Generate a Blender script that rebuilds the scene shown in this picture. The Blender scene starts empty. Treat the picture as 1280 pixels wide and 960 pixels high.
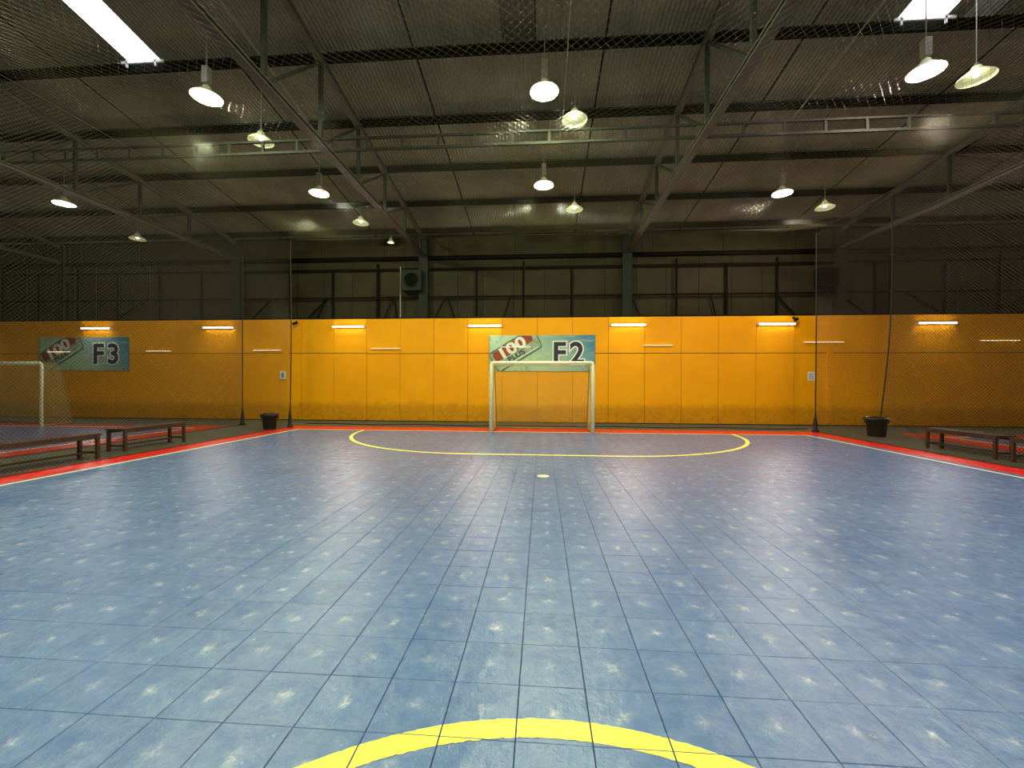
import bpy, bmesh, math, random
from mathutils import Matrix, Vector
random.seed(7)
C = bpy.context.scene.collection
sc = bpy.context.scene
PI = math.pi
T = 0.3048                      # side of one court tile
GX, GY = -0.0988, 1.6291        # a tile joint crossing

# ------------------------------------------------------------------ camera
CAM = Vector((0.0, 0.0, 1.4165))
cam_d = bpy.data.cameras.new('camera'); cam = bpy.data.objects.new('camera', cam_d); C.objects.link(cam)
cam_d.sensor_width = 36; cam_d.lens = 517.305 / 1280 * 36; cam_d.clip_start = 0.05; cam_d.clip_end = 200
yaw, pitch, roll = 0.07137, -0.00246, 0.00348
rot = Matrix.Rotation(yaw, 4, 'Z') @ Matrix.Rotation(PI / 2 + pitch, 4, 'X') @ Matrix.Rotation(roll, 4, 'Z')
cam.matrix_world = Matrix.Translation(CAM) @ rot
sc.camera = cam

# ------------------------------------------------------------------ world, exposure
w = bpy.data.worlds.new('world'); sc.world = w; w.use_nodes = True
bg = w.node_tree.nodes['Background']; bg.inputs[0].default_value = (0.75, 0.85, 1.0, 1); bg.inputs[1].default_value = 1.0
sc.view_settings.view_transform = 'Standard'; sc.view_settings.look = 'None'
sc.view_settings.exposure = -0.02; sc.view_settings.gamma = 1.0; sc.view_settings.use_curve_mapping = False
LAMP_W = 90.0        # watts of one pendant lamp
TUBE_E = 28.0         # emission of the wall tubes
BACK_W = 1.0

# ------------------------------------------------------------------ materials
def new_mat(name):
    m = bpy.data.materials.new(name); m.use_nodes = True
    nt = m.node_tree; b = nt.nodes['Principled BSDF']
    return m, nt, b
def N(nt, typ, **kw):
    n = nt.nodes.new(typ)
    for k, v in kw.items():
        if k in n.inputs.keys() if isinstance(k, str) else False: n.inputs[k].default_value = v
        else: setattr(n, k, v)
    return n
def mth(nt, op, a, b=None, clamp=False):
    n = nt.nodes.new('ShaderNodeMath'); n.operation = op; n.use_clamp = clamp
    for i, v in enumerate((a, b)):
        if v is None: continue
        if isinstance(v, (int, float)): n.inputs[i].default_value = v
        else: nt.links.new(v, n.inputs[i])
    return n.outputs[0]
def mixc(nt, f, a, b):
    n = nt.nodes.new('ShaderNodeMix'); n.data_type = 'RGBA'
    for i, v in ((0, f), (6, a), (7, b)):
        if isinstance(v, (int, float)): n.inputs[i].default_value = v
        elif isinstance(v, tuple): n.inputs[i].default_value = (*v, 1) if len(v) == 3 else v
        else: nt.links.new(v, n.inputs[i])
    return n.outputs[2]
def noise(nt, vec, scale, detail=3, rough=.55):
    n = nt.nodes.new('ShaderNodeTexNoise'); n.inputs['Scale'].default_value = scale
    n.inputs['Detail'].default_value = detail; n.inputs['Roughness'].default_value = rough
    if vec is not None: nt.links.new(vec, n.inputs['Vector'])
    return n.outputs['Fac']
def ramp(nt, f, lo, hi):
    n = nt.nodes.new('ShaderNodeMapRange'); n.inputs[1].default_value = lo; n.inputs[2].default_value = hi
    nt.links.new(f, n.inputs[0]); return n.outputs[0]
def srgb(r, g, b):
    f = lambda c: (c / 255 / 12.92) if c / 255 <= .04045 else ((c / 255 + .055) / 1.055) ** 2.4
    return (f(r), f(g), f(b))
def position(nt):
    return nt.nodes.new('ShaderNodeNewGeometry').outputs['Position']

def simple(name, col, rough=.6, metal=0., var=.25, scale=6., bump=0.0, spec=.5):
    m, nt, b = new_mat(name)
    pos = position(nt)
    f = noise(nt, pos, scale, 4)
    f2 = ramp(nt, f, .3, .7)
    dark = tuple(c * (1 - var) for c in col); lite = tuple(min(1, c * (1 + var)) for c in col)
    nt.links.new(mixc(nt, f2, dark, lite), b.inputs['Base Color'])
    b.inputs['Roughness'].default_value = rough; b.inputs['Metallic'].default_value = metal
    b.inputs['Specular IOR Level'].default_value = spec
    if bump:
        bn = nt.nodes.new('ShaderNodeBump'); bn.inputs['Strength'].default_value = bump; bn.inputs['Distance'].default_value = .01
        nt.links.new(noise(nt, pos, scale * 6, 3), bn.inputs['Height']); nt.links.new(bn.outputs[0], b.inputs['Normal'])
    return m
def emit(name, col, s):
    m = bpy.data.materials.new(name); m.use_nodes = True; nt = m.node_tree
    nt.nodes.remove(nt.nodes['Principled BSDF'])
    e = nt.nodes.new('ShaderNodeEmission'); e.inputs[0].default_value = (*col, 1); e.inputs[1].default_value = s
    nt.links.new(e.outputs[0], nt.nodes['Material Output'].inputs[0])
    return m

def tile_mat(name, col, col2, worn, wf):
    m, nt, b = new_mat(name)
    pos = position(nt)
    sep = nt.nodes.new('ShaderNodeSeparateXYZ'); nt.links.new(pos, sep.inputs[0])
    u = mth(nt, 'DIVIDE', mth(nt, 'SUBTRACT', sep.outputs[0], GX), T)
    v = mth(nt, 'DIVIDE', mth(nt, 'SUBTRACT', sep.outputs[1], GY), T)
    # tile colour: each tile differs a little, broad fading and scuffs
    cu, cv = mth(nt, 'FLOOR', u), mth(nt, 'FLOOR', v)
    cmb = nt.nodes.new('ShaderNodeCombineXYZ'); nt.links.new(cu, cmb.inputs[0]); nt.links.new(cv, cmb.inputs[1])
    wn = nt.nodes.new('ShaderNodeTexWhiteNoise'); wn.noise_dimensions = '2D'; nt.links.new(cmb.outputs[0], wn.inputs['Vector'])
    broad = ramp(nt, noise(nt, pos, .9, 3), .3, .7)
    c = mixc(nt, mth(nt, 'ADD', mth(nt, 'MULTIPLY', wn.outputs['Value'], .35), mth(nt, 'MULTIPLY', broad, .65)), col, col2)
    scuff = noise(nt, pos, 11., 9, .68)
    c = mixc(nt, mth(nt, 'MULTIPLY', ramp(nt, scuff, .42, .78), wf), c, worn)
    dirt = noise(nt, pos, 3.1, 7, .75)
    c = mixc(nt, mth(nt, 'MULTIPLY', ramp(nt, dirt, .57, .80), .55), c, (.03, .04, .045))
    # lamp glint painted into the colour at each tile's middle, a small ragged star
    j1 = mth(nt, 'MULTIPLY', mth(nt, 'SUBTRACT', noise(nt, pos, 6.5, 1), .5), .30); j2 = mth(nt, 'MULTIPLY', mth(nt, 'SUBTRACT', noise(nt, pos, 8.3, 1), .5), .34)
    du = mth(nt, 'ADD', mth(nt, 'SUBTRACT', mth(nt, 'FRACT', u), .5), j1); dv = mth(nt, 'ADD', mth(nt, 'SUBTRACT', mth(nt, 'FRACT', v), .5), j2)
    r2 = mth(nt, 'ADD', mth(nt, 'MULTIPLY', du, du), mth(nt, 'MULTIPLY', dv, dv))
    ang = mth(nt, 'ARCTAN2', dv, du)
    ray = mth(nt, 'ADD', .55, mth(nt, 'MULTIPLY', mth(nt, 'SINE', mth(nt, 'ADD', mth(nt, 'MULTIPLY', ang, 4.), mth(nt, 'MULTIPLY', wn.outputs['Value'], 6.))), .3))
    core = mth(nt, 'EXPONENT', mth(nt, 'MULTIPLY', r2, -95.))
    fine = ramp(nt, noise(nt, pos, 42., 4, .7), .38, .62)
    glint_star = mth(nt, 'MULTIPLY', mth(nt, 'MULTIPLY', core, mth(nt, 'ADD', ray, mth(nt, 'MULTIPLY', core, .5))), mth(nt, 'ADD', mth(nt, 'MULTIPLY', fine, .9), .15), True)
    glint_star = mth(nt, 'MULTIPLY', glint_star, mth(nt, 'ADD', .35, mth(nt, 'MULTIPLY', wn.outputs['Value'], .65)))
    c = mixc(nt, mth(nt, 'MULTIPLY', glint_star, wf * 1.4, True), c, (.80, .84, .80))
    nt.links.new(c, b.inputs['Base Color'])
    # each tile is slightly domed, with a fine moulded grain
    h = mth(nt, 'MULTIPLY', mth(nt, 'EXPONENT', mth(nt, 'MULTIPLY', r2, -14.)), 1.3)
    h = mth(nt, 'ADD', h, mth(nt, 'MULTIPLY', noise(nt, pos, 18., 5, .65), 1.6))
    h = mth(nt, 'ADD', h, mth(nt, 'MULTIPLY', noise(nt, pos, 3.2, 2, .5), 1.2))
    bn = nt.nodes.new('ShaderNodeBump'); bn.inputs['Strength'].default_value = 1.0; bn.inputs['Distance'].default_value = .0042
    nt.links.new(h, bn.inputs['Height']); nt.links.new(bn.outputs[0], b.inputs['Normal'])
    rg = nt.nodes.new('ShaderNodeMapRange'); rg.inputs[1].default_value = .35; rg.inputs[2].default_value = .7
    rg.inputs[3].default_value = .17; rg.inputs[4].default_value = .29
    nt.links.new(scuff, rg.inputs[0])
    nt.links.new(rg.outputs[0], b.inputs['Roughness'])
    b.inputs['Specular IOR Level'].default_value = .45
    return m

def wall_mat():
    m, nt, b = new_mat('orange_paint')
    pos = position(nt)
    sep = nt.nodes.new('ShaderNodeSeparateXYZ'); nt.links.new(pos, sep.inputs[0])
    f = noise(nt, pos, 1.3, 5, .6)
    c = mixc(nt, ramp(nt, f, .3, .7), srgb(243, 164, 0), srgb(250, 175, 0))
    # scuffed dirt band along the foot of the wall
    jag = mth(nt, 'MULTIPLY', noise(nt, pos, 5., 5, .7), .55)
    z = mth(nt, 'ADD', sep.outputs[2], mth(nt, 'SUBTRACT', jag, .27))
    low = nt.nodes.new('ShaderNodeMapRange'); low.inputs[1].default_value = .72; low.inputs[2].default_value = .5
    nt.links.new(z, low.inputs[0])
    c = mixc(nt, mth(nt, 'MULTIPLY', low.outputs[0], .33), c, srgb(120, 78, 20))
    dr = ramp(nt, noise(nt, pos, 9., 6, .7), .45, .7)
    low2 = nt.nodes.new('ShaderNodeMapRange'); low2.inputs[1].default_value = .75; low2.inputs[2].default_value = .1
    nt.links.new(sep.outputs[2], low2.inputs[0])
    c = mixc(nt, mth(nt, 'MULTIPLY', mth(nt, 'MULTIPLY', dr, low2.outputs[0]), .5), c, srgb(96, 64, 24))
    nt.links.new(c, b.inputs['Base Color'])
    b.inputs['Roughness'].default_value = .6; b.inputs['Specular IOR Level'].default_value = .2
    bn = nt.nodes.new('ShaderNodeBump'); bn.inputs['Strength'].default_value = .25; bn.inputs['Distance'].default_value = .01
    nt.links.new(noise(nt, pos, 60., 3), bn.inputs['Height']); nt.links.new(bn.outputs[0], b.inputs['Normal'])
    return m

M = {
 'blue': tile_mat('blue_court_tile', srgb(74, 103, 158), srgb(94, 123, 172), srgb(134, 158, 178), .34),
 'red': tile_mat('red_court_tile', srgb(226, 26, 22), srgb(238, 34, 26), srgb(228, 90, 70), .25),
 'wall': wall_mat(),
 'concrete': simple('green_grey_concrete', srgb(74, 77, 54), .75, 0, .3, 2.5, .3),
 'gap': simple('dark_sub_base', (.012, .014, .018), .9),
 'yellow': simple('yellow_line_paint', srgb(248, 240, 88), .45, 0, .06, 9),
 'cream': simple('cream_line_paint', srgb(240, 232, 190), .45, 0, .08, 9),
 'post': simple('white_goal_paint', srgb(252, 250, 208), .4, 0, .08, 12),
 'sheet': simple('galvanised_roof_sheet', srgb(108, 105, 82), .75, .05, .25, 1.2),
 'clad': simple('dull_olive_cladding', srgb(50, 46, 28), .8, 0, .2, 1.6, 0, .2),
 'steel': simple('dark_green_steel', srgb(30, 34, 28), .7, .0, .2, 4, 0, .2),
 'steel_light': simple('dusty_grey_steel', srgb(74, 71, 60), .55, .2, .2, 5),
 'dark': simple('blackened_steel', srgb(12, 11, 7), .9, 0, .2, 5, 0, .08),
 'wood': simple('brown_bench_wood', srgb(66, 46, 32), .6, 0, .35, 9, .2),
 'bin': simple('dark_green_plastic', srgb(30, 40, 34), .45, 0, .15, 5),
 'bag': simple('black_bin_liner', srgb(22, 22, 24), .3, 0, .2, 20),
 'rope': simple('black_rope', srgb(24, 24, 22), .8),
 'net': simple('olive_nylon_thread', srgb(78, 76, 50), .26, 0, .1, 3, 0, .7),
 'netb': simple('dark_nylon_thread', srgb(46, 42, 28), .6, 0, .1, 3, 0, .3),
 'netw': simple('pale_nylon_thread', srgb(200, 190, 120), .5, 0, .1, 3),
 'galv': simple('galvanised_lamp_housing', srgb(140, 140, 128), .4, .5, .1, 10),
 'shade': simple('white_enamel_reflector', srgb(222, 226, 190), .35, 0, .05, 10),
 'paper': simple('white_paper', srgb(225, 225, 218), .7, 0, .03, 10),
 'ink': simple('grey_print', srgb(120, 124, 130), .7, 0, .05, 10),
 'white': simple('white_plastic', srgb(215, 215, 210), .5, 0, .05, 10),
 'black': simple('black_plastic', srgb(10, 10, 9), .9, 0, .1, 6, 0, .05),
 'navy': simple('navy_print', srgb(30, 34, 66), .6, 0, .04),
 'gframe': simple('dull_goal_frame', srgb(150, 134, 84), .5),
 'pwhite': simple('white_print', srgb(232, 240, 222), .6, 0, .04),
 'can': simple('silver_green_print', srgb(150, 176, 142), .6, 0, .3, 5),
 'can_d': simple('grey_green_print', srgb(82, 104, 84), .6, 0, .4, 7),
 'brick': simple('rust_red_print', srgb(150, 62, 42), .6, 0, .35, 6),
 'sky_w': emit('daylit_skylight', (.93, .95, 1.0), 4.5),
 'sky_d': simple('grimy_skylight_sheet', srgb(150, 156, 150), .5, 0, .3, 4),
 'sky_g': simple('dark_green_skylight_sheet', srgb(56, 58, 40), .5, 0, .2, 2),
 'tube': emit('wall_tube_glow', (1.0, .90, .80), TUBE_E),
 'tube_ghost': emit('ghost_tube_glow', (1.0, .86, .52), 1.3),
 'bulb_y': emit('yellow_green_bulb', (1.0, .96, .42), 60.),
 'bulb_w': emit('warm_white_bulb', (1.0, .82, .55), 60.),
 'bulb_p': emit('cool_white_bulb', (1.0, .90, 1.0), 60.),
 'bulb_ghost': emit('ghost_bulb', (1.0, 1.0, .72), 8.0),
}

# ------------------------------------------------------------------ mesh helpers
class MB:
    def __init__(s): s.v = []; s.f = []
    def add(s, vs, fs):
        o = len(s.v); s.v += [tuple(x) for x in vs]; s.f += [tuple(i + o for i in f) for f in fs]; return s
    def box(s, x0, x1, y0, y1, z0, z1, M4=None):
        vs = [Vector((x, y, z)) for z in (z0, z1) for y in (y0, y1) for x in (x0, x1)]
        if M4 is not None: vs = [M4 @ q for q in vs]
        return s.add(vs, [(0, 2, 3, 1), (4, 5, 7, 6), (0, 1, 5, 4), (2, 6, 7, 3), (0, 4, 6, 2), (1, 3, 7, 5)])
    def bevbox(s, x0, x1, y0, y1, z0, z1, b=.004):   # box with chamfered top edges
        vs = [(x0, y0, z0), (x1, y0, z0), (x1, y1, z0), (x0, y1, z0),
              (x0, y0, z1 - b), (x1, y0, z1 - b), (x1, y1, z1 - b), (x0, y1, z1 - b),
              (x0 + b, y0 + b, z1), (x1 - b, y0 + b, z1), (x1 - b, y1 - b, z1), (x0 + b, y1 - b, z1)]
        fs = [(8, 9, 10, 11)]
        for i in range(4):
            j = (i + 1) % 4; fs += [(i, j, 4 + j, 4 + i), (4 + i, 4 + j, 8 + j, 8 + i)]
        return s.add(vs, fs)
    def tube(s, pts, r, n=8, closed=False, taper=None):
        pts = [Vector(p) for p in pts]; k = len(pts); vs = []; fs = []
        for i, p in enumerate(pts):
            a = pts[max(0, i - 1)]; b = pts[min(k - 1, i + 1)]
            if closed: a = pts[i - 1]; b = pts[(i + 1) % k]
            d = (b - a).normalized()
            up = Vector((0, 0, 1)) if abs(d.z) < .9 else Vector((0, 1, 0))
            e = d.cross(up).normalized(); f = e.cross(d)
            rr = r if taper is None else taper[i]
            for q in range(n):
                t = 2 * PI * q / n + PI / n; vs.append(p + e * (rr * math.cos(t)) + f * (rr * math.sin(t)))
        m = k if closed else k - 1
        for i in range(m):
            for q in range(n):
                i2 = (i + 1) % k; q2 = (q + 1) % n
                fs.append((i * n + q, i * n + q2, i2 * n + q2, i2 * n + q))
        if not closed:
            fs.append(tuple(range(n - 1, -1, -1))); fs.append(tuple((k - 1) * n + q for q in range(n)))
        return s.add(vs, fs)
    def beam(s, a, b, w_, h_, up=(0, 0, 1)):        # rectangular bar from a to b
        a = Vector(a); b = Vector(b); d = (b - a).normalized(); up = Vector(up)
        if abs(d.dot(up)) > .95: up = Vector((0, 1, 0))
        e = d.cross(up).normalized(); f = e.cross(d)
        vs = [p + e * (sx * w_ / 2) + f * (sz * h_ / 2) for p in (a, b) for sx, sz in ((-1, -1), (1, -1), (1, 1), (-1, 1))]
        return s.add(vs, [(0, 1, 2, 3), (7, 6, 5, 4), (0, 4, 5, 1), (1, 5, 6, 2), (2, 6, 7, 3), (3, 7, 4, 0)])
    def isec(s, a, b, w_, h_, t=.012, up=(0, 0, 1)):  # I section
        a = Vector(a); b = Vector(b); d = (b - a).normalized(); up = Vector(up)
        if abs(d.dot(up)) > .95: up = Vector((0, 1, 0))
        e = d.cross(up).normalized(); f = e.cross(d)
        for (cx, cz, ww, hh) in ((0, h_ / 2 - t / 2, w_, t), (0, -h_ / 2 + t / 2, w_, t), (0, 0, t, h_ - 2 * t)):
            o = e * cx + f * cz; s.beam(a + o, b + o, ww, hh, up)
        return s
    def lathe(s, prof, n=24, c=(0, 0, 0)):
        vs = []; fs = []; k = len(prof)
        for r, z in prof:
            for q in range(n):
                t = 2 * PI * q / n; vs.append((c[0] + r * math.cos(t), c[1] + r * math.sin(t), c[2] + z))
        for i in range(k - 1):
            for q in range(n):
                q2 = (q + 1) % n; fs.append((i * n + q, i * n + q2, (i + 1) * n + q2, (i + 1) * n + q))
        return s.add(vs, fs)
    def mesh(s, name, m, smooth=False):
        me = bpy.data.meshes.new(name); me.from_pydata(s.v, [], s.f); me.update()
        me.materials.append(m)
        if smooth: me.polygons.foreach_set('use_smooth', [True] * len(me.polygons))
        return me
    def build(s, name, m, parent=None, smooth=False, loc=None):
        return put(name, s.mesh(name, m, smooth), parent, loc)
def put(name, me, parent=None, loc=None):
    o = bpy.data.objects.new(name, me); C.objects.link(o)
    if loc is not None: o.location = loc
    if parent is not None: o.parent = parent
    return o
def thing(name, label, cat, loc=(0, 0, 0), rz=0, group=None):
    o = bpy.data.objects.new(name, None); C.objects.link(o); o.empty_display_size = .1
    o.location = loc; o.rotation_euler = (0, 0, rz); return tag(o, label, cat, group)
def tag(o, label, cat, group=None):
    o['label'] = label; o['category'] = cat
    if group: o['group'] = group
    return o
def copy_tree(o, parent=None):
    c = o.copy(); C.objects.link(c)
    if parent is not None: c.parent = parent
    for ch in list(o.children): copy_tree(ch, c)
    return c

# ================================================================== THE SETTING
# ---- floor: concrete slab; the court tiles are its parts
fl = MB().box(-26, 20, -8, 15.3, -.30, -.022).build('floor', M['concrete'])
fl['kind'] = 'structure'
cov = MB().box(GX - 26 * T, GX + 27 * T, GY - 31 * T, GY + 37 * T - .0, -.022, -.012).build('underlay', M['gap'], fl)
SIDE = 24; X0, X1 = -SIDE, SIDE       # in tiles from the centre joint
def project(x, y, z):
    v = cam.matrix_world.inverted() @ Vector((x, y, z))
    if v.z > -.02: return None
    return 640 + 517.305 * v.x / -v.z, 480 - 517.305 * v.y / -v.z
bpy.context.view_layer.update()
xs = list(range(-26, 27)); ys = list(range(-31, 37))
# blue field: x tiles -23..23, far line at tile row 34 ; red border round it
def is_red(i, j): return i < -24 or i > 24 or j > 33
tile_me = {}
GW, GH = .0017, .0009                   # half joint widths (across / along)
for key in ('blue', 'red'):
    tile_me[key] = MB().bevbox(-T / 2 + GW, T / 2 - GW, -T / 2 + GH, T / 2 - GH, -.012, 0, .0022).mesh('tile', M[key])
cells = []
for i in xs:
    for j in ys:
        cx, cy = GX + (i + .5) * T, GY + (j + .5) * T
        area = 0; inside = False; c4 = []
        for sx, sy in ((-.5, -.5), (.5, -.5), (.5, .5), (-.5, .5)):
            q = project(cx + sx * T, cy + sy * T, 0)
            c4.append(q)
            if q and -1 < q[0] < 1281 and -1 < q[1] < 961: inside = True
        if inside and all(c4):
            area = abs(sum(c4[k][0] * c4[(k + 1) % 4][1] - c4[(k + 1) % 4][0] * c4[k][1] for k in range(4))) / 2
        cells.append((area, i, j, cx, cy))
cells.sort(reverse=True)
rest = {'blue': MB(), 'red': MB()}
for n, (area, i, j, cx, cy) in enumerate(cells):
    key = 'red' if is_red(i, j) else 'blue'
    dz = random.uniform(-.0006, .0006)
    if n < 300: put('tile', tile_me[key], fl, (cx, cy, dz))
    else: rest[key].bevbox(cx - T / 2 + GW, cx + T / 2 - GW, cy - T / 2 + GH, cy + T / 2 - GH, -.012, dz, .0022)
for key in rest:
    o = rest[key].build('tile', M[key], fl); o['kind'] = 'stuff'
    o['label'] = key + (' court tiles farther off' if key == 'blue' else ' border tiles round the court')

# painted lines, cut open at the tile joints
def ring_strip(path, w_, rag=0.0, z=.0012):
    """path: list of (x,y); returns bmesh strip of width w_ with slightly ragged edges"""
    bm = bmesh.new(); prev = None
    for k, (x, y) in enumerate(path):
        a = path[max(0, k - 1)]; b = path[min(len(path) - 1, k + 1)]
        d = Vector((b[0] - a[0], b[1] - a[1])).normalized(); n = Vector((-d.y, d.x))
        r1 = random.uniform(-rag, rag) if random.random() < .5 else 0; r2 = random.uniform(-rag, rag) if random.random() < .5 else 0
        p = bm.verts.new((x + n.x * (w_ / 2 + r1), y + n.y * (w_ / 2 + r1), z)); q = bm.verts.new((x - n.x * (w_ / 2 + r2), y - n.y * (w_ / 2 + r2), z))
        if prev: bm.faces.new((prev[0], prev[1], q, p))
        prev = (p, q)
    return bm
def cut_joints(bm, x_rng, y_rng):
    for (rng, org, half, ax) in ((x_rng, GX, GW + .0016, 0), (y_rng, GY, GH + .0012, 1)):
        k0 = int(math.floor((rng[0] - org) / T)); k1 = int(math.ceil((rng[1] - org) / T))
        for k in range(k0, k1 + 1):
            for s in (-half, half):
                co = [0, 0, 0]; no = [0, 0, 0]; co[ax] = org + k * T + s; no[ax] = 1
                bmesh.ops.bisect_plane(bm, geom=bm.verts[:] + bm.edges[:] + bm.faces[:], plane_co=co, plane_no=no)
    kill = []
    for f in bm.faces:
        c = f.calc_center_median()
        u = (c.x - GX) / T; v = (c.y - GY) / T
        if abs(u - round(u)) * T < GW + .0016 or abs(v - round(v)) * T < GH + .0012: kill.append(f)
    bmesh.ops.delete(bm, geom=kill, context='FACES')
def bm_obj(bm, name, mat, parent, label=None, kind=None):
    me = bpy.data.meshes.new(name); bm.normal_update()
    for f in bm.faces:
        if f.normal.z < 0: f.normal_flip()
    bm.to_mesh(me); bm.free(); me.materials.append(mat)
    o = put(name, me, parent)
    if label: o['label'] = label
    return o
# centre circle round the photographer
cc, cr = (0.06, 0.03), 1.67
bm = ring_strip([(cc[0] + cr * math.sin(t), cc[1] + cr * math.cos(t)) for t in [k * 2 * PI / 720 for k in range(721)]], .094, .0035)
cut_joints(bm, (-1.9, 2.0), (-1.9, 2.0)); bm_obj(bm, 'painted_line', M['yellow'], fl, 'thick yellow centre circle with ragged edges')
# penalty area
LY = 11.97; R = 3.80; path = []
for k in range(61): t = PI / 2 * k / 60; path.append((-1.46 - R * math.cos(t), LY - R * math.sin(t)))
for k in range(61): t = PI / 2 * k / 60; path.append((1.52 + R * math.sin(t), LY - R * math.cos(t)))
bm = ring_strip(path, .09, .002); cut_joints(bm, (-5.5, 5.5), (8, 12.1))
bm_obj(bm, 'painted_line', M['yellow'], fl, 'long flat yellow penalty area arc before the goal')
bm = ring_strip([(.03 + .045 * math.sin(k * PI / 14), 6.32 + .0 + .045 * math.cos(k * PI / 14)) for k in range(29)], .09)
bm_obj(bm, 'painted_line', M['cream'], fl, 'small pale penalty spot')
XL, XR = GX - 23.7 * T, GX + 24.3 * T
for nm, pth in (('cream goal line across the far end', [(XL - .03, LY), (XR + .03, LY)]), ('cream touch line on the left', [(XL, -7.6), (XL, LY)]),
                ('cream touch line on the right', [(XR, -7.6), (XR, LY)])):
    bm = ring_strip(pth, .062); bm_obj(bm, 'painted_line', M['cream'], fl, nm)
# neighbouring courts beyond the aisles
for s, x0, x1 in ((-1, -25.4, -10.05), (1, 10.25, 19.9)):
    b = MB().box(x0, x1, -7.5, 12.6, -.022, -.004).build('court_border', M['red'], fl)
    ix0, ix1 = (x0 + .0, x1 - .62) if s < 0 else (x0 + .62, x1)
    MB().box(ix0, ix1, -7.4, 12.0, -.004, 0.0).build('court_surface', M['blue'], fl)
    e = ix1 if s < 0 else ix0
    MB().box(e - .03, e + .03, -7.4, 12.03, 0, .0015).build('painted_line', M['cream'], fl)
    MB().box(min(ix0, ix1), max(ix0, ix1), 11.97, 12.03, 0, .0015).build('painted_line', M['cream'], fl)

# ---- far orange wall: boards as parts
WY = 15.05; WT = 3.80
wall = MB().box(-26, 20, WY + .03, WY + .20, -.022, WT - .02).build('wall_back', M['gap']); wall['kind'] = 'structure'
PW = 1.273
lo_me = {}
for k in range(-15, 22):
    x0 = -7.80 + PW * k; x1 = x0 + PW
    x0 = max(x0, -26); x1 = min(x1, 20)
    if x1 - x0 < .1: continue
    st = .03 if -16 <= k <= 0 or k in (5, 6) else 0
    g = .006
    for z0, z1 in ((0.0, 2.49 + st / 2), (2.50 + st / 2, WT)):
        d = random.uniform(-.004, .004)
        MB().box(x0 + g, x1 - g, WY + d, WY + .03, z0 + g, z1 - g).build('wall_board', M['wall'], wall)
cap = MB().box(-26, 20, WY - .02, WY + .22, WT, WT + .035).build('top_rail', M['dark'], wall)
for x in (-9.68, 9.93):
    MB().box(x - .10, x + .10, WY - .022, WY - .004, .01, WT - .01).build('boxed_pilaster', M['wall'], wall)

# ---- upper cladding wall behind
CY = 15.40
cl = MB().box(-26, 20, CY + .02, CY + .12, -.022, 7.03).build('wall_far', M['dark']); cl['kind'] = 'structure'
seams = [-26]; x = -25.2
while x < 19.5:
    seams.append(x); x += random.choice((.95, 1.15, 1.05))
seams.append(20)
for a, b in zip(seams, seams[1:]):
    MB().box(a + .008, b - .008, CY + random.uniform(-.006, .004), CY + .02, 3.3, 6.02).build('cladding_sheet', M['clad'], cl)
x = -26
while x < 20:
    MB().box(x + .008, min(20, x + 2.5) - .008, CY + .0, CY + .02, 6.12, 6.92).build('cladding_sheet', M['clad'], cl); x += 2.5
MB().isec((-26, CY - .09, 6.10), (20, CY - .09, 6.10), .14, .12).build('eaves_beam', M['dark'], cl)

# ---- roof
def rz(y): return 9.15 - .145 * y
roof = MB()
roof.add([(-26, -8, rz(-8) + .12), (20, -8, rz(-8) + .12), (20, 15.5, rz(15.5) + .12), (-26, 15.5, rz(15.5) + .12),
          (-26, -8, rz(-8) + .2), (20, -8, rz(-8) + .2), (20, 15.5, rz(15.5) + .2), (-26, 15.5, rz(15.5) + .2)],
         [(0, 1, 2, 3), (7, 6, 5, 4), (0, 4, 5, 1), (2, 6, 7, 3), (0, 3, 7, 4), (1, 5, 6, 2)])
ceil = roof.build('ceiling', M['dark']); ceil['kind'] = 'structure'
PY = [8.05 + 1.69 * k for k in range(-9, 5)]        # purlin lines
def sheet_mesh(wd, y0, y1):
    mb = MB(); n = max(2, int(round(wd / .085))); st = wd / n; vs = []; fs = []
    for k in range(2 * n + 1):
        x = k * st / 2; h = .018 if k % 2 else 0
        vs += [(x, y0, rz(y0) + .055 + h), (x, y1, rz(y1) + .055 + h)]
    for k in range(2 * n): fs.append((2 * k, 2 * k + 2, 2 * k + 3, 2 * k + 1))
    mb.add(vs, fs); return mb
SKY = [(-8.55, -7.85, 'sky_w'), (6.41, 7.23, 'sky_w'), (7.52, 8.06, 'sky_d'), (-.77, -.15, 'sky_g')]
edges = [-26]; x = -10.05 - 3.75 * 4
while x < 20: edges.append(x); x += 3.75
edges.append(20)
ybands = [-8] + PY[1:] + [15.45]
ybands = [y for y in ybands if y > -7.9 or y == -8]
for bi in range(len(ybands) - 1):
    y0, y1 = ybands[bi], ybands[bi + 1]
    for a, b in zip(edges, edges[1:]):
        # cut openings for the skylights between purlins up to y = 8.05
        cuts = [(s0, s1, mk) for s0, s1, mk in SKY if s0 >= a - .5 and s1 <= b + .5 and 2.9 < y0 and y1 < 8.2 and a < (s0 + s1) / 2 < b]
        xa = a
        for s0, s1, mk in sorted(cuts):
            if s0 - xa > .05: sheet_mesh(s0 - xa - .02, y0 + .01, y1 - .01).build('roof_sheet', M['sheet'], ceil, loc=(xa + .01, 0, 0))
            sh = sheet_mesh(s1 - s0, y0 + .0, y1 - .0).build('skylight', M[mk], ceil, loc=(s0, 0, 0))
            sh['label'] = {'sky_w': 'glowing daylit skylight sheet', 'sky_d': 'dim grimy skylight sheet', 'sky_g': 'dark green painted-over skylight sheet'}[mk]
            xa = s1
        if b - xa > .05: sheet_mesh(b - xa - .04, y0 + .01, y1 - .01).build('roof_sheet', M['sheet'], ceil, loc=(xa + .02, 0, 0))
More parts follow.
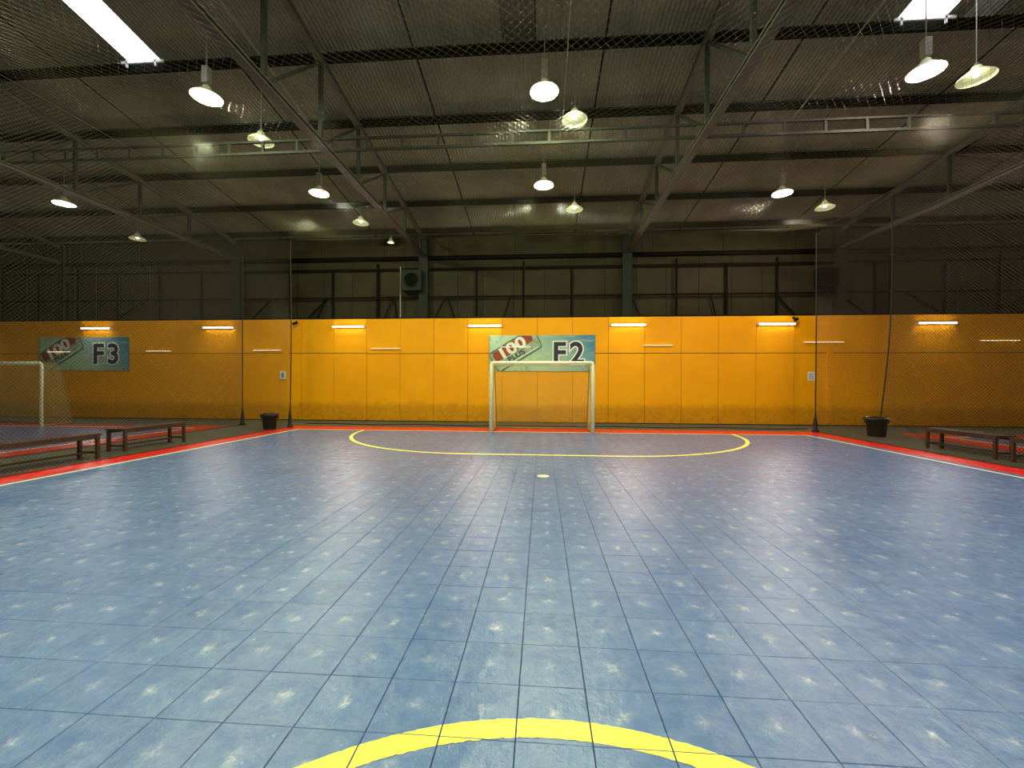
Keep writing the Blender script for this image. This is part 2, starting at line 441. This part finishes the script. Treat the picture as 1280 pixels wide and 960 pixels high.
for s0, s1, mk in SKY[:2]:      # white frame at the skylight's foot
    y = 8.10
    MB().beam((s0 - .1, y - .16, rz(y) - .0), (s1 + .12, y - .16, rz(y) - .0), .03, .05).build('skylight_sill', M['white'], ceil)
    for x in (s0 + .02, s1 - .05):
        MB().beam((x, y - .16, rz(y) + .06), (x, y - .16, rz(y) - .10), .03, .03).build('skylight_bracket', M['white'], ceil)
for y in PY:
    z = rz(y) - .06
    MB().beam((-26, y, z), (20, y, z), .065, .17).build('purlin', M['dark'], ceil)
# thin bright conduit lines under the roof
for x, y0, y1 in ((-5.55, 2.9, 10.1), (5.75, 2.9, 10.05), (.475, 2.9, 9.95)):
    MB().tube([(x, y0, rz(y0) - .17), (x, y1, rz(y1) - .17)], .012, 6).build('conduit', M['galv'], ceil)

# ---- shell ends outside the picture
for nm, a in (('wall_left', (-26.1, -26, -8, 15.5)), ('wall_right', (20, 20.1, -8, 15.5)), ('wall_rear', (-26, 20, -8.1, -8))):
    o = MB().box(a[0], a[1], a[2], a[3], -.3, 10.6 if 'rear' in nm else 10.5).build(nm, M['clad']); o['kind'] = 'structure'

# ================================================================== STEEL
XT = [(-19.1, 'farthest left, beyond the second court'), (-11.75, 'second from the left, over the left aisle'), (-4.4, 'left of the goal, over the near court'),
      (3.05, 'right of the goal, over the near court'), (10.35, 'over the right aisle'), (17.65, 'farthest right')]
CZ = 6.15
for x, where in XT:
    t = thing('roof_truss', 'grey steel roof truss ' + where, 'roof truss', (x, 15.2, CZ), 0, 'roof trusses')
    L = lambda X, Y, Z: (X - x, Y - 15.2, Z - CZ)
    MB().isec(L(x, -7.9, CZ), L(x, 15.1, CZ), .16, .10, .02).build('bottom_chord', M['steel_light'], t)
    ru = lambda y: rz(y) - .20
    MB().isec(L(x, -7.9, ru(-7.9)), L(x, 15.15, ru(15.15)), .12, .13).build('rafter', M['steel_light'], t)
    nodes = [y for y in (PY[0] + .0 + 1.69 * k for k in range(14)) if -7.5 < y < 14.9]
    webs = [6.0, 7.75] if False else nodes
    for k, y in enumerate(webs):
        MB().beam(L(x, y - .1, CZ + .05), L(x, y - .1, ru(y) - .05), .07, .07).build('web_post', M['steel'], t)
        if k + 1 < len(webs):
            y2 = webs[k + 1]
            MB().beam(L(x, y - .02, CZ + .06), L(x, y2 - .15, ru(y2) - .06), .05, .05).build('web_brace', M['steel'], t)
    c = thing('steel_column', 'dark green steel column rising behind the orange wall, under the truss ' + where, 'column', (x, 15.22, 0), 0, 'steel columns')
    MB().isec((0, 0, 0), (0, 0, 6.85), .34, .24, .02, up=(0, 1, 0)).build('shaft', M['steel'], c)
    MB().box(-.15, .15, -.08, .1, 5.4, 6.0).build('splice_plate', M['steel'], c)
# ladder girder
g = thing('ladder_girder', 'long horizontal ladder-shaped steel girder crossing under the roof', 'girder', (-3, 8.4, 6.22))
LY0 = 8.4
MB().beam((-23, 0, .05), (23, 0, .05), .05, .05).build('bottom_rail', M['steel'], g)
MB().beam((-23, 0, .29), (23, 0, .29), .05, .04).build('top_rail', M['steel'], g)
x = -22.6
while x < 22.9:
    MB().beam((x, 0, .07), (x, 0, .28), .05, .04, up=(0, 1, 0)).build('batten', M['steel'], g); x += .757

# framework standing on the orange wall
fr = thing('steel_framework', 'dark steel rail framework with posts and braces standing above the orange wall', 'framework', (-3, 15.24, 3.84))
for z, h in ((5.68, .06), (4.62, .055)):
    MB().beam((-23, 0, z - 3.84), (23, 0, z - 3.84), .05, h).build('rail', M['dark'], fr)
posts = [-25.1, -23.4, -21.7, -20.1, -18.4, -16.7, -14.95, -13.2, -9.63, -7.93, -6.17, -2.41, -.67, 1.07, 4.8, 6.54, 8.26, 11.5, 12.02, 13.75, 15.48, 17.2, 18.9]
for k, x in enumerate(posts):
    MB().beam((x + 3, -.02, -.05), (x + 3, -.02, 1.86 if k % 2 else 2.05), .07, .07, up=(0, 1, 0)).build('post', M['dark'], fr)
for a, b in ((-8.17, -8.96), (-8.24, -8.58), (-5.62, -5.93), (-5.56, -5.46), (-3.58, -4.0), (-3.52, -3.27), (-1.16, -1.4), (3.2, 3.55), (6.0, 6.2), (8.25, 8.9), (10.3, 11.33), (12.55, 13.75), (-10.4, -11.2), (-15.6, -16.9)):
    MB().beam((a + 3, .02, .76), (b + 3, .02, 0), .045, .045, up=(0, 1, 0)).build('brace', M['dark'], fr)

# exhaust fans on the columns
for x, z, s, lab in ((-4.78, 5.18, .74, 'square louvred fan box on brackets left of the column above the goal'), (9.78, 5.1, .62, 'shadowy dark fan box beside the column above the right paper notice')):
    f = thing('fan_unit', lab, 'fan', (x, 15.02, z - s / 2), 0, 'fan boxes on the columns')
    dk = 'steel' if x < 0 else 'dark'
    MB().box(-s / 2, s / 2, -.16, .12, 0, s).build('casing', M['steel'] if x < 0 else M['dark'], f)
    ring = MB(); ring.tube([(s * .36 * math.cos(t), -.175, s / 2 + s * .36 * math.sin(t)) for t in [k * 2 * PI / 28 for k in range(28)]], .022, 8, True)
    ring.build('fan_ring', M[dk], f, True)
    disc = MB(); disc.add([(0, -.166, s / 2)] + [(s * .35 * math.cos(k * PI / 14), -.166, s / 2 + s * .35 * math.sin(k * PI / 14)) for k in range(28)], [(0, 1 + (k + 1) % 28, 1 + k) for k in range(28)])
    disc.build('grille_opening', M['black'], f)
    for k in range(5):
        t = k * 2 * PI / 5
        bl = MB(); c_, s_ = math.cos(t), math.sin(t); q_, r_ = math.cos(t + .5), math.sin(t + .5)
        bl.add([(0, -.172, s / 2), (s * .32 * c_, -.180, s / 2 + s * .32 * s_), (s * .32 * q_, -.170, s / 2 + s * .32 * r_), (0, -.169, s / 2)], [(0, 1, 2), (0, 2, 3)])
        bl.build('fan_blade', M['black'], f)
    for sx in (-1, 1): MB().beam((sx * s * .35, -.1, -.03), (sx * s * .35, .25, -.03), .04, .05).build('bracket', M['dark'], f)
# thin pale pipe beside the left fan
tag(MB().tube([(-5.27, 15.12, 3.84), (-5.27, 15.12, 5.75)], .02, 6).build('wall_pipe', M['galv']), 'thin pale vertical pipe left of the fan box', 'pipe')

# ================================================================== LIGHTS
def pend(x, y, z, kind, label, s=1.0, bright=1.0, group='pendant lamps'):
    """kind: y / w / p lit, or d dim ghost image"""
    t = thing('pendant_lamp', label, 'lamp', (x, y, z), 0, 'high-bay pendant lamps')
    R_ = .25 * s
    prof = [(R_, 0), (R_ * .99, .012), (R_ * .80, .055), (R_ * .52, .11), (R_ * .33, .15), (R_ * .25, .20), (.02, .205)]
    MB().lathe(prof, 28).build('lamp_shade', M['shade'], t, True)
    key = {'y': 'bulb_y', 'w': 'bulb_w', 'p': 'bulb_p', 'd': 'bulb_ghost'}[kind]
    rb = .055 if kind != 'd' else .05
    MB().lathe([(0.001, -.0), (rb * .7, .02), (rb, .06), (rb * .8, .11), (.02, .16)], 16, (0, 0, .01)).build('bulb', M[key], t, True)
    if kind != 'd': MB().box(-.055, .055, -.055, .055, .25, .55).build('ballast_box', M['galv'], t)
    MB().tube([(0, 0, .195), (0, 0, .26)], .03, 10).build('lamp_neck', M['galv'], t)
    top = rz(y) + .07 - z
    MB().tube([(0, 0, .55 if kind != 'd' else .25), (0, 0, top)], .008, 6).build('suspension_rod', M['galv'], t)
    if kind != 'd':
        l = bpy.data.lights.new('bulb_light', 'AREA'); l.shape = 'DISK'; l.size = R_ * 1.5; l.energy = LAMP_W * bright
        l.color = {'y': (.97, 1.0, .62), 'w': (1.0, .80, .64), 'p': (1., .9, 1.)}[kind]
        lo = bpy.data.objects.new('bulb_light', l); C.objects.link(lo); lo.parent = t; lo.location = (0, 0, .002)
        l2 = bpy.data.lights.new('bulb_side_light', 'POINT'); l2.energy = LAMP_W * 2.7 * bright; l2.shadow_soft_size = .06; l2.color = l.color
        lo = bpy.data.objects.new('bulb_side_light', l2); C.objects.link(lo); lo.parent = t; lo.location = (0, 0, -.03)
    return t
LZ = 6.6
lit = [(-6.11, 7.14, 'y', 'near left one, glowing yellow-green beside the left skylight'), (-6.11, 10.97, 'y', 'far left one, glowing yellow-green beyond the net'),
       (.03, 7.40, 'y', 'nearest middle one, glowing bright yellow above the goal'), (.04, 10.9, 'y', 'farther middle one, glowing bright yellow above the goal'),
       (6.34, 7.35, 'w', 'near right one, glowing warm white under the right skylight'), (6.52, 11.78, 'w', 'far right one, glowing warm white with pale ballast box'),
       (-13.94, 11.14, 'p', 'far left over the next court, glowing cool white')]
for x, y, k, lab in lit: pend(x, y, LZ, k, 'high-bay pendant lamp, ' + lab, 1.0, .35 if k == 'p' else 1)
dim = [(-6.05, 8.52, 'dim ghost disc between the two left glowing lamps', 1.0), (-5.89, 13.1, 'dim ghost disc low beside the left truss', 1.0), (-5.6, 15.0, 'tiny faint ghost disc near the far wall, left of the goal', .5),
       (.63, 8.23, 'dim green-white ghost disc just right of the near middle lamp', 1.0), (.96, 12.47, 'small dim ghost disc just right of the far middle lamp', 1.0),
       (7.32, 7.56, 'large dim ghost disc at the upper right', 1.0), (8.3, 12.82, 'dim ghost disc right of the far right glowing lamp', 1.0), (-14.68, 14.06, 'faint ghost disc over the left court near the far wall', 1.0)]
for x, y, lab, s in dim: pend(x, y, LZ, 'd', 'ghost image of a lit lamp built as a pendant, ' + lab, s)  # camera ghosts of the lit lamps, built as dim pendants
# unseen lamps added for fill, continuing the rows behind and above the photographer
for x, col_ in ((-6.11, 'left row'), (.03, 'middle row'), (6.34, 'right row')):
    for y, w_ in ((3.6, 'just above the top of the frame'), (-.2, 'straight above the centre circle'), (-4.0, 'behind the viewer')):
        pend(x, y, LZ, 'w' if x > 3 else 'y', 'unseen pendant lamp added for fill, ' + col_ + ', ' + w_)
def tube_light(x, z, label, L=1.22):
    t = thing('tube_light', label, 'tube light', (x, WY - .10, z), 0, 'bright wall tube lights')
    MB().box(-L / 2 - .02, L / 2 + .02, .015, .085, -.025, .04).build('fitting', M['white'], t)
    MB().tube([(-L / 2, -.012, 0), (L / 2, -.012, 0)], .019, 10).build('tube', M['tube'], t, True)
    for s in (-1, 1): MB().box(s * L / 2 - .015, s * L / 2 + .015, -.035, .02, -.03, .03).build('end_holder', M['white'], t)
    l = bpy.data.lights.new('tube_glow', 'AREA'); l.shape = 'RECTANGLE'; l.size = L; l.size_y = .06
    l.energy = TUBE_W; l.color = (1., .90, .82)
    lo = bpy.data.objects.new('tube_glow', l); C.objects.link(lo); lo.parent = t
    lo.location = (0, -.05, 0); lo.rotation_euler = (math.radians(-68), 0, 0)
TUBE_W = 36.0
tl = [(-22.6, 'at the left edge'), (-17.35, 'above the left banner'), (-12.3, 'left of the twin ropes'), (-7.19, 'above the left end of the near court'), (-2.07, 'just left above the goal banner'),
      (3.07, 'just right above the goal banner'), (8.12, 'left of the right-hand rope'), (13.3, 'at the far right'), (18.4, 'beyond the right edge')]
for x, lab in tl: tube_light(x, 3.49, 'bright tube light high on the orange wall, ' + lab)
thin = [(-18.97, .96, 2.58, 'across the left banner'), (-14.78, 1.0, 2.60, 'right of the left banner'), (-10.39, 1.08, 2.62, 'between the twin ropes'), (-5.77, 1.1, 2.675, 'left of the goal'),
        (-.95, 1.08, 2.72, 'across the goal banner'), (4.11, 1.0, 2.765, 'right of the goal'), (9.70, 1.29, 2.86, 'behind the right rope'), (15.3, 1.2, 2.895, 'at the right edge')]
for x, L, z, lab in thin:  # camera ghosts of the bright wall tubes, built as faintly glowing bars
    t = thing('ghost_tube', 'thin faint ghost image of a tube light, built low on the orange wall, ' + lab, 'tube light', (x, WY - .07, z), 0, 'thin faint ghosts of the wall tubes')
    MB().tube([(-L / 2, 0, 0), (L / 2, 0, 0)], .014, 8).build('tube', M['tube_ghost'], t, True)
    MB().box(-L / 2, L / 2, .012, .062, -.01, .01).build('fitting', M['white'], t)

# ================================================================== NETS
def threads(A, B, p, P, r, seg=1.5, n=4):
    """diamond netting over [0,A]x[0,B]; diagonal pitch p; P(u,v)->xyz"""
    mb = MB()
    c = p
    lines = []
    k = -int(B / p)
    while k * p < A:         # direction (1,1): u - v = k p
        c0 = k * p; u0 = max(0, c0); u1 = min(A, B + c0)
        if u1 - u0 > p / 2: lines.append(((u0, u0 - c0), (u1, u1 - c0)))
        k += 1
    k = 1
    while k * p < A + B:     # direction (1,-1): u + v = k p
        c0 = k * p; u0 = max(0, c0 - B); u1 = min(A, c0)
        if u1 - u0 > p / 2: lines.append(((u0, c0 - u0), (u1, c0 - u1)))
        k += 1
    for a, b in lines:
        d = math.hypot(b[0] - a[0], b[1] - a[1]); m = max(1, int(d / seg)) if seg else 1
        mb.tube([P(a[0] + (b[0] - a[0]) * q / m, a[1] + (b[1] - a[1]) * q / m) for q in range(m + 1)], r, n)
    return mb
NZ = 5.85
# overhead net
XA, XB, YA, YB = -7.82, 7.97, -4.0, 12.4
def Pc(u, v):
    x = XA + u; y = YA + v
    sag = .22 * math.sin(PI * min(1, max(0, (x - XA) / (XB - XA))) * 4) ** 2 * .5 + .08 * math.sin(y * 1.3) * math.sin(x * .9)
    return (x, y, NZ - sag)
t = thing('ceiling_net', 'wide overhead diamond-mesh net hung flat under the roof trusses', 'net', (0, 4, NZ))
def shift(P, o): return lambda u, v: tuple(a - b for a, b in zip(P(u, v), o))
o = threads(XB - XA, YB - YA, .127, shift(Pc, (0, 4, NZ)), .0014, .8).build('netting', M['net'], t, True); o['kind'] = 'stuff'
for a, b in (((XA, YB), (XB, YB)), ((XA, YA), (XA, YB)), ((XB, YA), (XB, YB))):
    MB().tube([(a[0], a[1] - 4, 0), (b[0], b[1] - 4, 0)], .006, 6).build('border_rope', M['rope'], t)
def side_net(x, y0, y1, z1, label, pitch=.07, r=.0019, lean=0.0, mat='netb', lift=0.0):
    t = thing('side_net', label, 'net', (x, y1, 0), 0, 'side nets')
    lf = lambda y: lift * min(1, max(0, (y - y1 + 1.3) / .8))
    def P(u, v):
        y = y0 + u; zz = v
        off = .05 * math.sin(y * 1.7) * math.sin(PI * zz / z1) + lean * (1 - zz / z1) ** 2
        return (off, y - y1, zz * (z1 - lf(y)) / z1 + lf(y) + .01)
    o = threads(y1 - y0, z1, pitch, P, r, 1.2).build('netting', M[mat], t, True); o['kind'] = 'stuff'
    MB().tube([P((y1 - y0) * k / 20, 0) for k in range(21)], .007, 6).build('foot_rope', M['rope'], t)
    MB().tube([P((y1 - y0), z1 * k / 16) for k in range(17)], .016, 8).build('corner_rope', M['rope'], t)
    # gathered net at the foot of the corner rope
    prof = [(.10, 0), (.085, .05), (.05, .10), (.065, .2), (.05, .3), (.035, .42), (.02, .55)]
    if not lift: g = MB().lathe([(0.005, 0)] + prof + [(.004, .6)], 12, (0, 0, .0)); g.build('gathered_net', M['rope'], t, True)
    return t
side_net(-7.9, -4, 12.5, NZ, 'dark side net along the left touch line, before the benches')
side_net(-9.85, -4, 13.0, NZ, 'dark side net of the next court, behind the left benches')
side_net(8.05, -4, 12.8, NZ, 'dark side net along the right touch line, before the right benches')
side_net(9.35, -4, 11.8, NZ, 'slack dark side net hanging behind the right benches, rope curving to the bin', lean=-.26, lift=.52)
t = thing('back_net', 'fine dark net hung behind the goal between the corner ropes', 'net', (0, 13.35, 0))
o = threads(15.8, 5.8, .075, lambda u, v: (-7.85 + u, .04 * math.sin(u * 1.3) * math.sin(PI * v / 5.8), v + .02), .0007, 2.).build('netting', M['netb'], t, True); o['kind'] = 'stuff'
MB().tube([(-7.85 + .5 * k, 0, .03 + .012 * math.sin(k)) for k in range(33)], .016, 6).build('foot_rope', M['rope'], t)

# ================================================================== GOALS
def goal(x, y, label):
    t = thing('football_goal', label, 'goal', (x, y, 0), 0, 'football goals')
    r = .045; W2 = 1.46; H_ = 2.0
    for s in (-1, 1):
        MB().tube([(s * W2, 0, 0), (s * W2, 0, H_ - .06), (s * (W2 - .02), 0, H_ - .02), (s * (W2 - .07), 0, H_)], r, 12).build('goal_post', M['post'], t, True)
        MB().tube([(s * (W2 - .02), .03, H_), (s * (W2 - .03), .42, H_ - .02), (s * (W2 - .05), .55, H_ - .12), (s * (W2 - .06), .95, .03)], .015, 8).build('side_frame', M['gframe'], t, True)
        MB().tube([(s * W2, .02, .03), (s * (W2 - .06), .95, .03)], .02, 8).build('ground_bar', M['gframe'], t, True)
    MB().tube([(-W2 + .05, 0, H_), (W2 - .05, 0, H_)], r, 12).build('crossbar', M['post'], t, True)
    MB().tube([(-W2 + .06, .95, .03), (W2 - .06, .95, .03)], .018, 8).build('rear_bar', M['gframe'], t, True)
    MB().tube([(-W2 + .04, .5, H_ - .06), (W2 - .04, .5, H_ - .06)], .012, 8).build('rear_top_bar', M['gframe'], t, True)
    prof = [(.03, H_), (.5, H_ - .08), (.93, .05)]
    def Pn(u, v):
        # v: 0..0.48 on the roof of the net, then down the back
        if v < .48: q = v / .48; y_, z_ = .03 + .47 * q, H_ - .08 * q
        else: q = (v - .48) / 1.9; y_, z_ = .5 + .43 * q + .05 * math.sin(PI * q), H_ - .08 - (H_ - .13) * q
        return (-W2 + .04 + u, y_, z_)
    o = threads(2 * W2 - .08, 2.36, .075, Pn, .0026, .3).build('goal_net', M['netw'], t, True); o['kind'] = 'stuff'
    for s in (-1, 1):
        def Ps(u, v, s=s):
            z_ = v; ymax = .5 + .43 * (1 - v / 1.95)
            return (s * (W2 - .05), .02 + u / .95 * ymax, z_ + .03)
        o = threads(.95, 1.92, .075, Ps, .002, .5).build('side_netting', M['netw'], t, True); o['kind'] = 'stuff'
    return t
goal(0.0, 11.9, 'white tubular goal with netting in front of the F2 banner')
goal(-17.25, 12.0, 'white goal on the next court, half cut off by the left edge')

# ================================================================== BANNERS
def text_obj(s, size, mat, parent, name, loc, bold=0.0, depth=.002, ang=0.0, shear=0.0, sx=1.0, zoff=0):
    cu = bpy.data.curves.new(name, 'FONT'); cu.body = s; cu.size = size; cu.offset = bold; cu.extrude = depth / 2; cu.shear = shear
    cu.resolution_u = 4
    tmp = bpy.data.objects.new('tmp', cu); C.objects.link(tmp)
    bpy.context.view_layer.update()
    me = bpy.data.meshes.new_from_object(tmp.evaluated_get(bpy.context.evaluated_depsgraph_get()))
    bpy.data.objects.remove(tmp)
    mt = Matrix.Translation(loc) @ Matrix.Rotation(ang, 4, 'Y') @ Matrix.Rotation(PI / 2, 4, 'X') @ Matrix.Diagonal((sx, 1, 1, 1))
    me.transform(mt); me.materials.clear(); me.materials.append(mat); me.name = name
    return put(name, me, parent)
def banner_mat(x0, x1, z0, z1):
    m, nt, b = new_mat('banner_print')
    tc = nt.nodes.new('ShaderNodeTexCoord'); sep = nt.nodes.new('ShaderNodeSeparateXYZ'); nt.links.new(tc.outputs['Object'], sep.inputs[0])
    mp = nt.nodes.new('ShaderNodeMapping'); mp.inputs['Scale'].default_value = (1.2, 1, 4.0); mp.inputs['Rotation'].default_value = (0, .6, 0)
    nt.links.new(tc.outputs['Object'], mp.inputs[0])
    n1 = noise(nt, mp.outputs[0], 1.4, 5, .6)
    u = ramp(nt, mth(nt, 'ADD', mth(nt, 'ADD', sep.outputs[0], mth(nt, 'MULTIPLY', sep.outputs[2], .9)), mth(nt, 'MULTIPLY', n1, .8)), .6, 3.1)
    c = mixc(nt, u, srgb(178, 212, 178), srgb(52, 128, 160))
    c = mixc(nt, mth(nt, 'MULTIPLY', ramp(nt, n1, .5, .7), .35), c, srgb(216, 232, 206))
    # splashing water look on the left half
    wv = noise(nt, tc.outputs['Object'], 5., 7, .75)
    left = nt.nodes.new('ShaderNodeMapRange'); left.inputs[1].default_value = .5; left.inputs[2].default_value = -.4; nt.links.new(sep.outputs[0], left.inputs[0])
    c = mixc(nt, mth(nt, 'MULTIPLY', mth(nt, 'MULTIPLY', ramp(nt, wv, .52, .6), left.outputs[0]), .55), c, srgb(92, 120, 100))
    nt.links.new(c, b.inputs['Base Color']); b.inputs['Roughness'].default_value = .5
    return m
M['banner'] = banner_mat(0, 0, 0, 0)
def banner(x, label, number):
    t = thing('wall_banner', label, 'banner', (x, WY - .035, 1.85), 0, 'court banners')
    W2, H_ = 1.90, 1.30
    MB().box(-W2, W2, 0, .03, 0, H_).build('board', M['banner'], t)
    for a in ((-W2 - .02, -W2, -.01, H_ + .01), (W2, W2 + .02, -.01, H_ + .01)):
        MB().box(a[0], a[1], -.006, .03, a[2], a[3]).build('frame_edge', M['galv'], t)
    # slanting drink can
    ca, sa = math.cos(math.radians(31)), math.sin(math.radians(31))
    def L(u, v, d): return (-1.08 + u * ca - v * sa, -d, .68 + u * sa + v * ca)
    def clip_poly(pts, d, name, mat):
        bm = bmesh.new(); vs = [bm.verts.new(L(u, v, d)) for u, v in pts]; f = bm.faces.new(vs)
        for co, no in (((0, 0, H_ - .01), (0, 0, 1)), ((0, 0, .01), (0, 0, -1)), ((-W2 + .01, 0, 0), (-1, 0, 0)), ((W2 - .01, 0, 0), (1, 0, 0))):
            bmesh.ops.bisect_plane(bm, geom=bm.verts[:] + bm.edges[:] + bm.faces[:], plane_co=co, plane_no=no, clear_outer=True)
        me = bpy.data.meshes.new(name); bm.to_mesh(me); bm.free(); me.materials.append(mat); return put(name, me, t)
    def ell(u0, u1, v0, v1, rnd):
        pts = []
        for k in range(9): a = -PI / 2 + PI * k / 8; pts.append((u1 + rnd * math.cos(a), (v0 + v1) / 2 + (v1 - v0) / 2 * math.sin(a)))
        for k in range(9): a = PI / 2 + PI * k / 8; pts.append((u0 + rnd * math.cos(a), (v0 + v1) / 2 + (v1 - v0) / 2 * math.sin(a)))
        return pts
    clip_poly(ell(-.72, 1.0, -.42, .40, .10), .001, 'can_shadow', M['can_d'])
    clip_poly(ell(-.70, .98, -.36, .34, .08), .002, 'can_body', M['can'])
    clip_poly(ell(-.62, .86, -.03, .33, .05), .003, 'red_label_field', M['brick'])
    text_obj('100', .57, M['pwhite'], t, 'logo_lettering', L(-.50, -.05, .005), .020, .002, -math.radians(31), 0, 1.32)
    text_obj('PLUS', .26, M['navy'], t, 'logo_lettering', L(-.26, -.27, .005), .006, .002, -math.radians(31), 0, 1.2)
    clip_poly([(-.7, -.30), (.9, -.30), (.9, -.33), (-.7, -.33)], .004, 'can_rim', M['pwhite'])
    # court number
    for s, mt, bold, d in (('F' + number, 'pwhite', .075, .004), ('F' + number, 'navy', .026, .008)):
        for ch, px in zip(s, (.38, 1.0)):
            text_obj(ch, 1.08, M[mt], t, 'number_lettering', (px, -d, .29), bold, .002, 0, 0, .98)
    return t
banner(0.0, 'pale green and blue banner lettered F2 behind the goal', '2')
banner(-17.95, 'pale green and blue banner lettered F3 on the wall of the left court', '3')

# ================================================================== SMALL THINGS
for x, lab in ((-9.75, 'white paper notice taped on the orange wall between the twin left ropes'), (9.33, 'white paper notice with grey print on the orange wall beside the right rope')):
    y = WY - .066 if x < 0 else WY - .006
    t = thing('paper_notice', lab, 'notice', (x, y, 1.53), 0, 'paper notices')
    MB().box(-.125, .125, 0, .004, 0, .31).build('sheet', M['paper'], t)
    if x > 0:
        for k in range(5): MB().box(-.09, .09 - .03 * (k % 2), -.0015, 0, .05 + k * .045, .066 + k * .045).build('print_line', M['ink'], t)
    else:
        MB().box(-.06, .03, -.0015, 0, .06, .24).build('print_block', M['ink'], t)
for x, lab in ((-9.22, 'small dark security camera on the wall top above the left rope'), (8.72, 'small dark security camera on the wall top beside the right tube light')):
    t = thing('security_camera', lab, 'camera', (x, WY - .02, 3.62), 0, 'security cameras')
    MB().box(-.03, .03, -.03, .018, .05, .12).build('wall_bracket', M['black'], t)
    MB().tube([(0, -.02, .08), (0, -.12, .04)], .014, 8).build('arm', M['black'], t)
    MB().tube([(.07, -.10, .05), (-.07, -.20, -.03)], .042, 12).build('camera_body', M['black'], t, True)
    MB().tube([(.07, -.09, .055), (.085, -.08, .065)], .03, 10).build('rear_cap', M['white'], t, True)
def bin_(x, y, s, label):
    t = thing('rubbish_bin', label, 'bin', (x, y, -.022), 0, 'rubbish bins')
    h = .46 * s
    MB().lathe([(.001, 0), (.165 * s, 0), (.175 * s, .01), (.215 * s, h * .93), (.235 * s, h * .94), (.24 * s, h), (.215 * s, h), (.205 * s, h * .9), (.16 * s, .05), (.001, .05)], 28).build('bucket', M['bin'], t, True)
    lb = MB(); n = 28; pr = []
    vs = []; fs = []
    for i, (r, z) in enumerate(((.205, .9), (.235, 1.03), (.262, .97), (.25, .86))):
        for q in range(n):
            a = 2 * PI * q / n; rr = r * s * (1 + .04 * math.sin(5 * a + i)); vs.append((rr * math.cos(a), rr * math.sin(a), h * z + .012 * math.sin(7 * a + i)))
    for i in range(3):
        for q in range(n): fs.append((i * n + q, i * n + (q + 1) % n, (i + 1) * n + (q + 1) % n, (i + 1) * n + q))
    lb.add(vs, fs); lb.build('bin_liner', M['bag'], t, True)
    for sgn in (-1, 1): MB().box(sgn * .24 * s - .03, sgn * .24 * s + .03, -.05, .05, h * .72, h * .84).build('handle', M['bin'], t)
bin_(-8.33, 12.15, 1.0, 'dark green rubbish bin with black liner between the left ropes')
bin_(9.22, 12.1, 1.12, 'dark rubbish bin with folded black liner at the foot of the right curved rope')
def bench(x, y0, y1, h, label, wd=.36):
    t = thing('bench', label, 'bench', (x, y0, -.022), 0, 'wooden benches'); L = y1 - y0; h += .022
    for s in (-1, 0, 1):
        MB().box(s * wd / 3 - wd / 6 + .004, s * wd / 3 + wd / 6 - .004, 0, L, h - .03, h).build('seat_slat', M['wood'], t)
    for y in (.05, L - .05):
        for s in (-1, 1): MB().box(s * (wd / 2 - .03) - .025, s * (wd / 2 - .03) + .025, y - .025, y + .025, 0, h - .03).build('leg', M['wood'], t)
        MB().box(-wd / 2 + .05, wd / 2 - .05, y - .018, y + .018, .10, .14).build('stretcher', M['wood'], t)
    for s in (-1, 1):
        MB().box(s * (wd / 2 - .03) - .018, s * (wd / 2 - .03) + .018, .07, L - .07, h - .09, h - .03).build('apron', M['wood'], t)
    MB().box(-.02, .02, .06, L - .06, .10, .135).build('long_stretcher', M['wood'], t)
bench(-8.42, 5.62, 7.18, .45, 'brown wooden bench nearest on the left, behind the side net', .42)
bench(-8.70, 7.85, 9.35, .45, 'brown wooden bench farther along on the left, behind the side net', .42)
bench(8.86, 8.55, 10.05, .44, 'brown wooden bench farther along on the right, behind the side net', .36)
bench(8.86, 6.8, 8.35, .44, 'brown wooden bench nearer on the right, cut off by the frame', .36)
